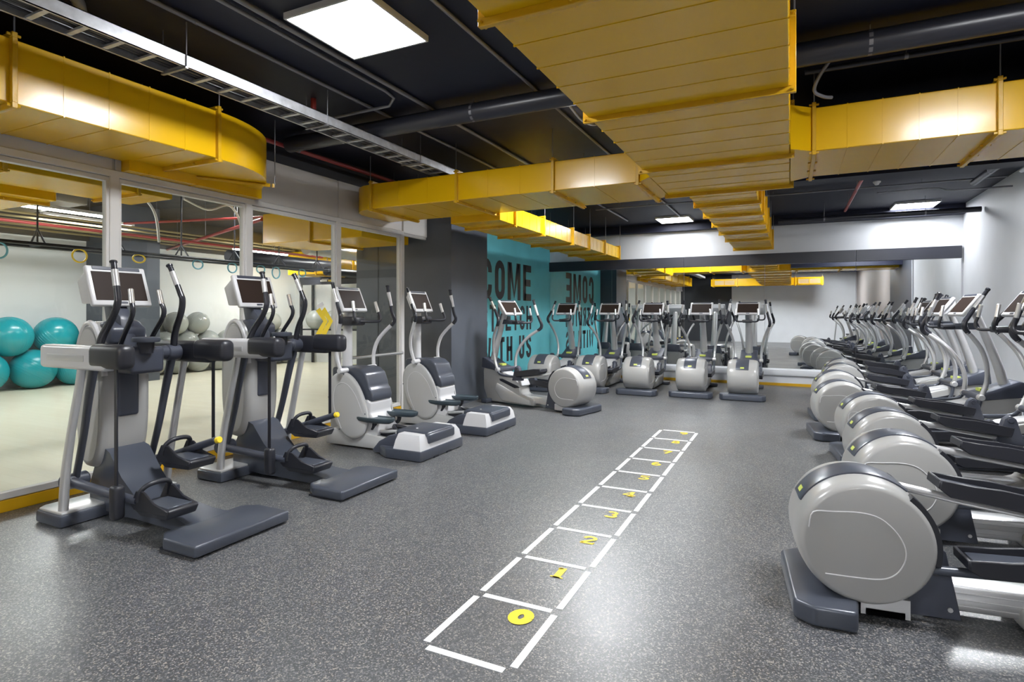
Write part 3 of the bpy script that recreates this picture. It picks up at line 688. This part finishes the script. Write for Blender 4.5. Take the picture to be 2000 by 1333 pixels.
# ---- adaptive motion trainer (two nearest machines on the left)
def make_amt(label):
    t = thing('motion_trainer', label, 'cross trainer', group='tall motion trainers with padded side beams')
    MB().prism([(-.35, .0), (.35, .0), (.35, .30), (.28, .40), (-.28, .40), (-.35, .30)], 'z', .012, .085, .016, 3).build('rear_foot', CHAR2, t)
    MB().box(-.33, .33, .04, .36, .0, .014).build('foot_pad', BLKP, t)
    sp = MB().loft([[(-x, y, z0), (x, y, z0), (x, y, z1), (-x, y, z1)] for (x, y, z0, z1) in
                    ((.16, .30, .02, .08), (.13, .50, .02, .10), (.12, .75, .02, .13), (.13, .95, .03, .19), (.14, 1.08, .03, .30), (.14, 1.22, .04, .46), (.13, 1.35, .04, .50), (.12, 1.5, .02, .2))])
    sp.build('spine', CHAR2, t)
    ff = MB().prism([(-.42, 1.27), (.42, 1.27), (.42, 1.58), (.36, 1.62), (-.36, 1.62), (-.42, 1.58)], 'z', .004, .085, .014, 2).build('front_foot', CHAR2, t)
    MB().prism([(-.405, 1.29), (.405, 1.29), (.405, 1.57), (.355, 1.605), (-.355, 1.605), (-.405, 1.57)], 'z', .08, .10, .008, 2).build('foot_cover', SIL, ff)
    # central drum: tall oval in the y-z plane
    n = 40; cy, cz, ry, rz = 1.43, .86, .19, .53
    def ring(x, k):
        out = []
        for i in range(n):
            q = 2*math.pi*i/n; c, s_ = math.cos(q), math.sin(q); e = .75
            out.append((x, cy + (ry-k)*math.copysign(abs(c)**e, c), cz + (rz-k)*math.copysign(abs(s_)**e, s_)))
        return out
    dr = MB().loft([ring(-.165, .10), ring(-.17, .045), ring(-.155, .015), ring(-.12, 0), ring(.12, 0), ring(.155, .015), ring(.17, .045), ring(.165, .10)]).build('drum_housing', SHELL, t, ang=50)
    MB().loft([ring(-.176, .12), ring(-.172, .055)]).loft([ring(.176, .12), ring(.172, .055)]).build('drum_side_cover', SHELL2, dr)
    for s_ in (-1, 1):
        MB().tube([(s_*.155, cy+(ry-.005)*math.cos(q), cz+(rz-.01)*math.sin(q)) for q in [R(a) for a in range(20, 165, 12)]], .02, 8, 2).build('drum_rim', SHELLW, dr)
    MB().box(-.075, .075, cy-ry-.012, cy-ry+.06, .70, 1.08, .02, 3).build('front_panel', CHAR, dr)
    # silver uprights
    for s_ in (-1, 1):
        MB().tube([(s_*.36, 1.36, .085), (s_*.365, 1.32, .35), (s_*.365, 1.25, .65), (s_*.36, 1.17, .95), (s_*.36, 1.13, 1.12)], [.036, .034, .031, .03, .03], 14, 4, flat=.8).build('upright', SIL, t)
        # side beam: silver rear half, padded end
        bm_ = MB().box(s_*.36-.05, s_*.36+.05, .80, 1.56, 1.075, 1.235, .028, 3)
        b_ = bm_.build('side_beam', SHELLW if s_ < 0 else BLKP, t)
        if s_ < 0: MB().box(-.4145, -.40, 1.02, 1.46, 1.13, 1.175, .006, 2).build('beam_groove', SIL, b_)
        MB().box(s_*.36-.058, s_*.36+.058, .62, .98, 1.09, 1.25, .045, 4).build('beam_pad', BLKP, b_)
        # swinging black strut down to the lever pivot
        MB().tube([(s_*.27, 1.14, 1.16), (s_*.27, 1.22, .9), (s_*.265, 1.30, .6), (s_*.26, 1.40, .30)], [.042, .038, .034, .032], 12, 4, flat=.6).build('swing_strut', CHAR, t)
        # moving handle
        hm = MB().tube([(s_*.27, 1.14, 1.15), (s_*.265, 1.08, 1.30), (s_*.26, .985, 1.43), (s_*.255, .945, 1.52), (s_*.25, .955, 1.58), (s_*.245, 1.0, 1.72), (s_*.24, 1.03, 1.80)], [.026, .025, .023, .022, .021, .019, .019], 12, 5)
        hm.cyl((s_*.24, 1.03, 1.795), (s_*.239, 1.035, 1.812), .024, 12, .004)
        h = hm.build('moving_handle', BLKT, t, origin=(s_*.27, 1.14, 1.15))
        g = MB().tube([(s_*.2475, .9745, 1.64), (s_*.243, 1.010, 1.75)], .0215, 12).build('sensor_sleeve', SIL, h, origin=(s_*.27, 1.14, 1.15)); g.location = (0, 0, 0)
        MB().cyl((s_*.21, 1.14, 1.15), (s_*.33, 1.14, 1.15), .06, 16, .01).build('handle_joint', CHAR, t)
        # fixed handle
        fh = MB().tube([(s_*.10, 1.18, 1.20), (s_*.105, 1.10, 1.31), (s_*.11, 1.02, 1.41), (s_*.11, 1.0, 1.47), (s_*.105, 1.02, 1.52)], .0165, 12, 5).build('fixed_handle', BLKT, t)
        MB().cyl((s_*.105, 1.018, 1.515), (s_*.10, 1.045, 1.62), .018, 12, .004).build('grip', ALU, fh)
        # pivot cylinder and lever
        near = s_ < 0; po = 0 if near else .34; zz = .18 if near else .36; lz = .24 if near else .50
        MB().cyl((s_*.18, 1.42, .27), (s_*.34, 1.42, .27), .055, 16, .01).build('pivot_drum', CHAR, t)
        MB().tube([(s_*.29, 1.40, .27), (s_*.29, 1.0, .27+(lz-.27)*.6), (s_*.28, .66, lz+(.0 if near else .02))], [.034, .031, .025], 12, 3).build('lever', CHAR, t)
        if not near: MB().cyl((s_*.28, .655, lz+.02), (s_*.28, .62, lz+.027), .024, 12, .004).build('lever_cap', YPL, t)
        if near: MB().box(s_*.34-.035, s_*.34+.035, .74, .82, .12, .34, .022, 3).build('belt_clamp', BLKP, t)
        MB().box(s_*.345-.005, s_*.345+.005, .765, .795, lz-.01, 1.10, .002, 1).build('belt', BLK, t)
        # foot pedal with toe arch
        cx = s_*.19
        tr = MB().prism([(.33+po, zz+.03), (.36+po, zz-.02), (.62+po, zz-.03), (.70+po, zz+.01), (.70+po, zz+.035), (.34+po, zz+.045)], 'x', cx-.10, cx+.10, .008, 2)
        for xx in (cx-.105, cx+.09): tr.prism([(p_[0]+po, p_[1]) for p_ in [(.34, zz+.04), (.35, zz+.005), (.68, zz), (.72, zz+.03), (.66, zz+.13), (.58, zz+.13), (.48, zz+.07)]], 'x', xx, xx+.015, .005, 1)
        pd = tr.build('pedal', BLKP, t)
        ar = [(a_, b_+po, c_) for a_, b_, c_ in [(cx-.10, .64, zz+.06), (cx-.095, .62, zz+.13), (cx-.05, .60, zz+.165), (cx+.05, .60, zz+.165), (cx+.095, .62, zz+.13), (cx+.10, .64, zz+.06)]]
        MB().tube(ar, .016, 10, 4).build('toe_arch', BLKP, pd)
        MB().box(cx-.08, cx+.08, .37+po, .62+po, zz+.04, zz+.05, .003, 1).build('tread_pad', CHAR2, pd)
    # hub between the beams
    hub = MB().box(-.12, .12, 1.0, 1.24, 1.02, 1.21, .03, 3); hub.cyl((-.34, 1.14, 1.155), (.34, 1.14, 1.155), .05, 16)
    hub.build('hub', CHAR, t)
    MB().lathe([(0, .055), (0, .085), (.012, .09), (.03, .088), (.035, .078), (.03, .06), (.01, .055)], (-.02, 1.0, 1.245), 'z', 28).build('cup_holder', CHAR2, t)
    MB().lathe([(-.08, 0), (-.08, .045), (.01, .055), (.01, .05), (-.07, .04), (-.07, 0)], (-.02, 1.0, 1.245), 'z', 20).build('cup_well', BLKP, t)
    # console neck
    MB().prism([(1.20, 1.2), (1.26, 1.42), (1.42, 1.60), (1.48, 1.55), (1.42, 1.3)], 'x', -.05, .05, .02, 2).build('console_neck', CHAR, t)
    MB().prism([(1.24, 1.22), (1.22, 1.34), (1.32, 1.40), (1.50, 1.36), (1.55, 1.22)], 'x', -.13, .13, .03, 3).build('drum_cap', CHAR, t)
    console_parts(t, 1.36, 1.645, .42, .31, 20, .14)
    return t
AMT = make_amt('motion trainer with padded beams nearest the camera at the left')
AMT.location = (-3.12, 2.55, 0); AMT.rotation_euler = (0, 0, R(90))
A2 = dup(AMT, (-3.08, 3.72, 0), R(90), 'second motion trainer, standing right behind the nearest one by the glass')
def hrot(t, a, b):
    for ch in t.children:
        if ch.name.startswith('moving_handle'): ch.rotation_euler = (R(a if ch.location.x > 0 else b), 0, 0)
hrot(AMT, -9, 3); hrot(A2, -8, 4)

# ---- stride trainer with rear box (two on the left)
def make_stride(label):
    t = thing('stride_trainer', label, 'cross trainer', group='light grey stride trainers with a rear step box')
    MB().prism([(-.40, .0), (.40, .0), (.40, .42), (.30, .58), (-.30, .58), (-.40, .42)], 'z', .004, .105, .016, 2).build('box_skirt', CHAR2, t)
    for x_ in (-.12, .12): MB().box(x_-.04, x_+.04, -.002, .02, .0, .02).build('skirt_notch', BLK, t)
    cv = MB().loft([[(-.385, .012, .10), (.385, .012, .10), (.385, .34, .10), (-.385, .34, .10)], [(-.37, .03, .19), (.37, .03, .19), (.37, .32, .19), (-.37, .32, .19)], [(-.335, .06, .245), (.335, .06, .245), (.335, .31, .25), (-.335, .31, .25)]])
    cv.prism([(-.30, .3), (.30, .3), (.2, .46), (-.2, .46)], 'z', .09, .225, .02, 2)
    bx = cv.build('rear_box', SHELLW, t, ang=25)
    MB().box(-.24, .24, .02, .42, .20, .262, .025, 4).build('box_lid', CHAR2, bx)
    MB().box(-.24, .24, .004, .05, .15, .245, .018, 3).build('lid_lip', CHAR2, bx)
    MB().cyl((-.1, .25, .262), (-.1, .25, .266), .012, 12).build('lid_button', SHELLW, bx)
    MB().prism([(.36, .02), (.36, .22), (.45, .21), (.58, .14), (.66, .05), (.66, .02)], 'x', -.31, .31, .012, 2).build('box_front_ramp', CHAR, t)
    MB().prism([(.55, .02), (.55, .13), (.80, .17), (1.28, .2), (1.4, .1), (1.4, .02)], 'x', -.20, .20, .012, 2).build('base_rail', SHELL2, t)
    # pedals: oval pads on stems
    for s_, y_, z_ in ((-1, .74, .33), (1, .68, .35)):
        n = 28
        def ov(k, z): return [(s_*.17+(.095-k)*math.copysign(abs(math.cos(q))**.8, math.cos(q)), y_+(.235-k)*math.copysign(abs(math.sin(q))**.8, math.sin(q)), z) for q in [2*math.pi*i/n for i in range(n)]]
        p = MB().loft([ov(.04, z_-.035), ov(.01, z_-.02), ov(0, z_), ov(0, z_+.02), ov(.012, z_+.024), ov(.02, z_+.012)]).build('pedal', mat('slate_green_plastic', (.045, .065, .08), .4), t)
        MB().tube([(s_*.17, y_, z_-.03), (s_*.17, y_+.02, z_-.10), (s_*.14, y_+.12, z_-.15)], [.028, .022, .02], 10, 3).build('pedal_stem', BLKT, p)
        MB().tube([(s_*.14, .45, .22), (s_*.14, .85, .19), (s_*.15, 1.1, .24)], .018, 10, 3).build('pedal_rod', SIL, t)
    MB().tube([(-.1, .5, .2), (0, .62, .24), (.1, .5, .2)], .02, 8, 4).box(-.12, .12, .55, .9, .13, .2, .01, 1).build('linkage', BLKP, t)
    # body: two tilted oval side covers and a cushioned centre
    n = 40; cy, cz = 1.07, .46; th = R(-24)
    def oval(x, k, sy=.235, sz=.37):
        out = []
        for i in range(n):
            q = 2*math.pi*i/n; a = (sy-k)*math.copysign(abs(math.cos(q))**.92, math.cos(q)); b = (sz-k)*math.copysign(abs(math.sin(q))**.92, math.sin(q))
            out.append((x, cy + a*math.cos(th) - b*math.sin(th), cz + a*math.sin(th) + b*math.cos(th)))
        return out
    MB().loft([oval(-.20, .06), oval(-.19, .04), oval(.19, .04), oval(.20, .06)]).build('body_core', CHAR, t)
    for s_ in (-1, 1):
        c = MB().loft([oval(s_*.20, 0), oval(s_*.222, 0), oval(s_*.232, .012), oval(s_*.236, .03)]).build('side_cover', SHELL2, t, ang=50)
        def lab(y, z, k=.95): return (s_*.2365, cy+y*math.cos(th)-z*math.sin(th), cz+y*math.sin(th)+z*math.cos(th))
        MB().tube([lab(.17, -.2), lab(.17, .05), lab(.1, .2), lab(0, .25), lab(-.1, .2), lab(-.16, .05), lab(-.17, -.15)], .004, 6, 5).build('moulding_line', SHELLW, c)
        q = MB()
        for (a, b) in ((.2, .17), (-.2, -.17), (.2, -.2), (-.1, .32)): p_ = lab(a, b); q.cyl(p_, (p_[0]+s_*.002, p_[1], p_[2]), .007, 8)
        q.build('cover_screw', CHAR, c)
    ctr = [(.80, .16), (.78, .24), (.83, .40), (.835, .53), (.87, .60), (1.0, .55), (1.05, .2)]
    MB().prism([(.72, .13), (.69, .20), (.74, .31), (.785, .37), (.80, .39), (.79, .50), (.84, .53), (1.02, .5), (1.05, .13)], 'x', -.185, .185, .018, 3).build('rear_shell', SHELLW, t)
    MB().prism([(.785, .505), (.775, .56), (.795, .63), (.825, .66), (.83, .70), (.87, .80), (.94, .85), (1.02, .865), (1.14, .85), (1.0, .55)], 'x', -.172, .172, .02, 4).build('knee_pad', CHAR2, t)
    MB().box(-.16, .16, .98, 1.36, .60, .86, .04, 3).build('front_tower', CHAR2, t)
    MB().box(-.13, .13, 1.05, 1.42, .15, .62, .04, 3).build('front_shell', SHELL2, t)
    MB().tube([(0, 1.27, .80), (0, 1.27, 1.1), (0, 1.26, 1.46)], [.05, .048, .042], 16, 3, flat=1.3).build('pillar', SHELLW, t)
    hb = MB()
    for s_ in (-1, 1): hb.tube([(0, 1.15, 1.36), (s_*.10, 1.04, 1.355), (s_*.19, .98, 1.36), (s_*.215, .975, 1.40), (s_*.20, 1.0, 1.47)], .017, 10, 5)
    hb.box(-.12, .12, 1.10, 1.3, 1.31, 1.41, .03, 2); h = hb.build('handlebar', BLKP, t)
    for s_ in (-1, 1): MB().cyl((s_*.20, .998, 1.46), (s_*.185, 1.03, 1.58), .018, 12, .004).build('grip', ALU, h)
    console_parts(t, 1.22, 1.60, .40, .30, 24, .05, SHELLW)
    for s_ in (-1, 1):
        piv = (s_*.25, 1.12, .83)
        a = MB().tube([(s_*.27, 1.12, .83), (s_*.275, 1.15, .98), (s_*.285, 1.13, 1.13), (s_*.31, 1.06, 1.26), (s_*.335, 1.0, 1.345)], .021, 12, 5)
        a.cyl((s_*.17, 1.12, .83), (s_*.30, 1.12, .83), .03, 16, .006)
        arm = a.build('swing_arm', SHELLW, t, origin=piv)
        g = MB().tube([(s_*.332, 1.005, 1.335), (s_*.345, .985, 1.375), (s_*.345, .985, 1.42), (s_*.325, 1.02, 1.50), (s_*.29, 1.10, 1.77)], [.022, .023, .022, .020, .018], 12, 5)
        g.cyl((s_*.29, 1.10, 1.765), (s_*.289, 1.103, 1.785), .022, 12, .004)
        gg = g.build('arm_grip', BLKT, arm, origin=piv); gg.location = (0, 0, 0)
        m_ = MB().tube([(s_*.318, 1.035, 1.56), (s_*.298, 1.082, 1.71)], .0205, 12).build('sensor_sleeve', ALU, arm, origin=piv); m_.location = (0, 0, 0)
    return t
ST = make_stride('stride trainer with rear box standing behind the motion trainers')
ST.location = (-3.21, 4.99, 0); ST.rotation_euler = (0, 0, R(90))
S2 = dup(ST, (-3.19, 6.30, 0), R(90), 'stride trainer with rear box standing next to the charcoal column')
for s_ in (ST, S2):
    for ch in s_.children:
        if ch.name.startswith('swing_arm'): ch.rotation_euler = (R(10 if ch.location.x > 0 else -7), 0, 0)

# ---- stair climber behind the camera, seen in the mirror
t = thing('stair_climber', 'dark stair climbing machine reflected in the right part of the mirror', 'stair climber', (1.0, 1.35, 0), R(-86))
MB().box(-.36, .36, .3, 1.5, .004, .16, .03, 2).build('base', CHAR, t)
MB().prism([(.35, .16), (.45, .30), (1.25, .95), (1.5, .95), (1.5, .16)], 'x', -.30, .30, .03, 2).build('housing', SHELL, t)
for k in range(4): MB().box(-.26, .26, .42+.2*k, .66+.2*k, .34+.16*k, .38+.16*k, .01, 1).build('step', BLKP, t)
for s_ in (-1, 1):
    MB().tube([(s_*.33, .45, .3), (s_*.33, .5, .9), (s_*.33, .6, 1.25), (s_*.33, 1.2, 1.45), (s_*.30, 1.45, 1.5)], .022, 10, 4).build('handrail', SIL, t)
MB().box(-.06, .06, 1.38, 1.46, .9, 1.55, .01, 1).build('pillar', SIL, t)
console_parts(t, 1.36, 1.62, .46, .3, 25)

# ------------------------------------------------------------------ things in the studio
def pxw(px_, D):
    t_ = (px_-1000)/1120; return D*(-.4368+.8996*t_), D*(.8996+.4368*t_)
def ball(m, x, y, z, r, label, grp):
    o = MB().sphere((0, 0, 0), r, 36)
    for k in range(-3, 4):
        zz = r*.12*k; rr = math.sqrt(r*r-zz*zz)
        o.lathe([(zz-.004, rr-.002), (zz, rr+.0022), (zz+.004, rr-.002)], (0, 0, 0), 'z', 36)
    ob = o.build('exercise_ball', m); ob.location = (x, y, z); ob.rotation_euler = (random.uniform(0, 3), random.uniform(0, 3), 0)
    tag(ob, label, 'exercise ball', grp)
GT, GS = 'turquoise exercise balls in the studio', 'silver exercise balls in the studio'
ball(BALLT, -13.1, 5.13, .375, .375, 'turquoise ball cut by the left picture edge, lower row', GT)
ball(BALLT, -13.1, 5.90, .375, .375, 'turquoise ball at the bottom of the stack, second from the left', GT)
ball(BALLT, -13.1, 6.60, .33, .33, 'turquoise ball at the right end of the floor row', GT)
ball(BALLT, -13.1, 5.52, 1.01, .37, 'upper turquoise ball at the left picture edge', GT)
ball(BALLT, -13.1, 6.28, 1.0, .37, 'upper turquoise ball on top of the stack, right one', GT)
ORD = 'first second third fourth fifth sixth seventh eighth ninth'.split()
for k in range(8): ball(BALLS, -13.2, 8.25+.56*k, .275, .275, 'silver ball on the studio floor, %s from the studio column' % ORD[k], GS)
for k in range(7): ball(BALLS, -13.2, 8.53+.56*k, .275+.471, .27, 'silver ball in the middle tier of the wall pile, %s from the studio column' % ORD[k], GS)
for k, nm in ((0, 'nearest the studio column'), (1, 'second from the studio column'), (4, 'past the gap'), (5, 'at the far end of the pile')): ball(BALLS, -13.2, 8.81+.56*k, 1.21, .27, 'silver ball on top of the wall pile, '+nm, GS)
for i, (x, y, lab) in enumerate([(-12.3, 12.4, 'silver ball on the rack under the black sign, left'), (-11.6, 12.4, 'silver ball on the rack under the black sign, middle'), (-10.9, 12.4, 'silver ball on the rack under the black sign, right')]):
    ball(BALLS, x, y, 1.26, .28, lab, GS)
t = thing('ball_rack', 'black frame rack with a sign board and silver balls', 'rack', (-11.6, 12.4, 0))
q = MB()
for x in (-1.05, 1.05):
    q.box(x-.03, x+.03, -.25, -.19, 0, 2.45).box(x-.03, x+.03, .2, .26, 0, 2.45)
q.box(-1.05, 1.05, -.12, -.08, .96, 1.0).box(-1.05, 1.05, .1, .14, .96, 1.0)
q.box(-1.05, -1.0, -.22, .22, .96, 1.0).box(1.0, 1.05, -.22, .22, .96, 1.0)
q.build('rack_frame', BLK, t)
q = MB().box(-1.05, 1.05, -.29, -.255, 2.25, 2.47, .005, 1).build('sign_board', BLK, t)
mb = MB(); wv = [(-.16, 0), (-.13, .03), (-.1, .0), (-.07, .05)]
mb.box(-.25, .0, -.297, -.291, 2.33, 2.38).box(-.2, .05, -.297, -.291, 2.39, 2.405)
mb.build('sign_letters', PAPER, t)
MB().box(.04, .25, -.297, -.291, 2.33, 2.38).build('sign_letters', YPL, t)
# suspension rig
t = thing('suspension_rig', 'long black rail hung from the studio ceiling with looped straps', 'suspension rail', (-9, 6.0, 2.35))
q = MB()
for x in (-.2, .2): q.cyl((x, -4, 0), (x, 3.2, 0), .025, 10)
for y in range(-4, 4): q.cyl((-.2, y+.1, 0), (.2, y+.1, 0), .015, 8).cyl((0, y+.1, 0), (0, y+.1, 1.35), .012, 8).cyl((-.2, y+.1, 0), (0, y+.1, .22), .012, 8).cyl((.2, y+.1, 0), (0, y+.1, .22), .012, 8)
q.build('rail_frame', BLK, t)
for k, (y, m, dz) in enumerate([(-2.4, BLUE, .2), (-1.5, YPL, .18), (-.7, YPL, .12), (.25, BLUE, .15), (.9, BLUE, .17), (1.5, BLUE, .14), (1.85, BLUE, .22), (2.5, BLUE, .15)]):
    n = 12; pts = [(.2, y+.09*math.sin(2*math.pi*i/n), -.02-dz/2+dz/2*math.cos(2*math.pi*i/n)) for i in range(n+1)]
    MB().tube(pts, .012, 6, 2).build('strap_loop', m, t)
for k, (a, b, z, r, lab) in enumerate([((-8.0, -2), (-8.0, 10.8), 3.3, .03, 'red pipe running along the studio ceiling'), ((-10.6, 1), (-10.6, 10.9), 2.85, .025, 'far red pipe running along the studio'),
        ((-13.2, 8.6), (-7.6, 6.5), 2.95, .028, 'red pipe crossing the studio at an angle'), ((-10.9, 6.3), (-6.2, 7.3), 3.08, .022, 'short red pipe crossing near the boxy duct')]):
    tt = thing('red_pipe', lab, 'pipe')
    MB().cyl((a[0], a[1], z), (b[0], b[1], z), r, 12).build('pipe_body', REDP, tt)
    q = MB()
    for f_ in (.15, .5, .85):
        x, y = a[0]+(b[0]-a[0])*f_, a[1]+(b[1]-a[1])*f_; q.cyl((x, y, z), (x, y, 3.7), .005, 6)
    q.build('hanger_rod', PIPEG, tt)
for k, (x, y, z, lab) in enumerate([(-8.4, 5.2, 3.0, 'pale flexible hose drooping in the first glass bay'), (-8.35, 6.6, 3.1, 'pale flexible hose drooping in the second glass bay')]):
    MBt = MB().tube([(x, y-.9, z+.1), (x, y-.5, z), (x+.05, y-.2, z+.12), (x, y, z+.05), (x-.02, y+.12, z-.15), (x, y+.15, z-.5)], .018, 8, 5)
    MBt.cyl((x, y-.9, z+.1), (x, y-.9, 3.7), .005, 6)
    tag(MBt.build('flexible_hose', PAPER), lab, 'hose', 'hoses in the studio')
for k in range(5):
    x = -12.6+.35*k
    tt = tag(MB().cyl((x, 1, 3.0+.02*k), (x, 10.9, 3.0+.02*k), .02, 8).cyl((x, 3, 3.0), (x, 3, 3.7), .004, 6).cyl((x, 10.5, 3.0), (x, 10.5, 3.7), .004, 6).build('service_pipe', mat('ochre_pipe', (.30, .24, .12), .5)), 'thin ochre pipe of the studio bundle, %s from the far wall' % ORD[k], 'pipe', 'thin pipes bundled over the far studio wall')
# chevron and note on the glass
t = thing('chevron_sticker', 'yellow double chevron sticker on the glass', 'sticker', (XL-.02, 5.33, 1.33))
for off in (0, .09):
    mb = MB(); ribbon(mb.bm, [(off-.09, .17), (off+.04, .02), (off-.09, -.15)], .075, lambda u, v: (.0, u, v)); mb.build('chevron', YPL, t)
mb = MB(); ribbon(mb.bm, [(-.1, .19), (0, .24)], .05, lambda u, v: (.001, u, v)); mb.build('white_tick', PAPER, t)
tag(MB().box(XL-.024, XL-.021, 5.70, 5.84, 1.45, 1.68).build('paper_notice', PAPER), 'white paper notice on the glass door beside the console', 'notice')
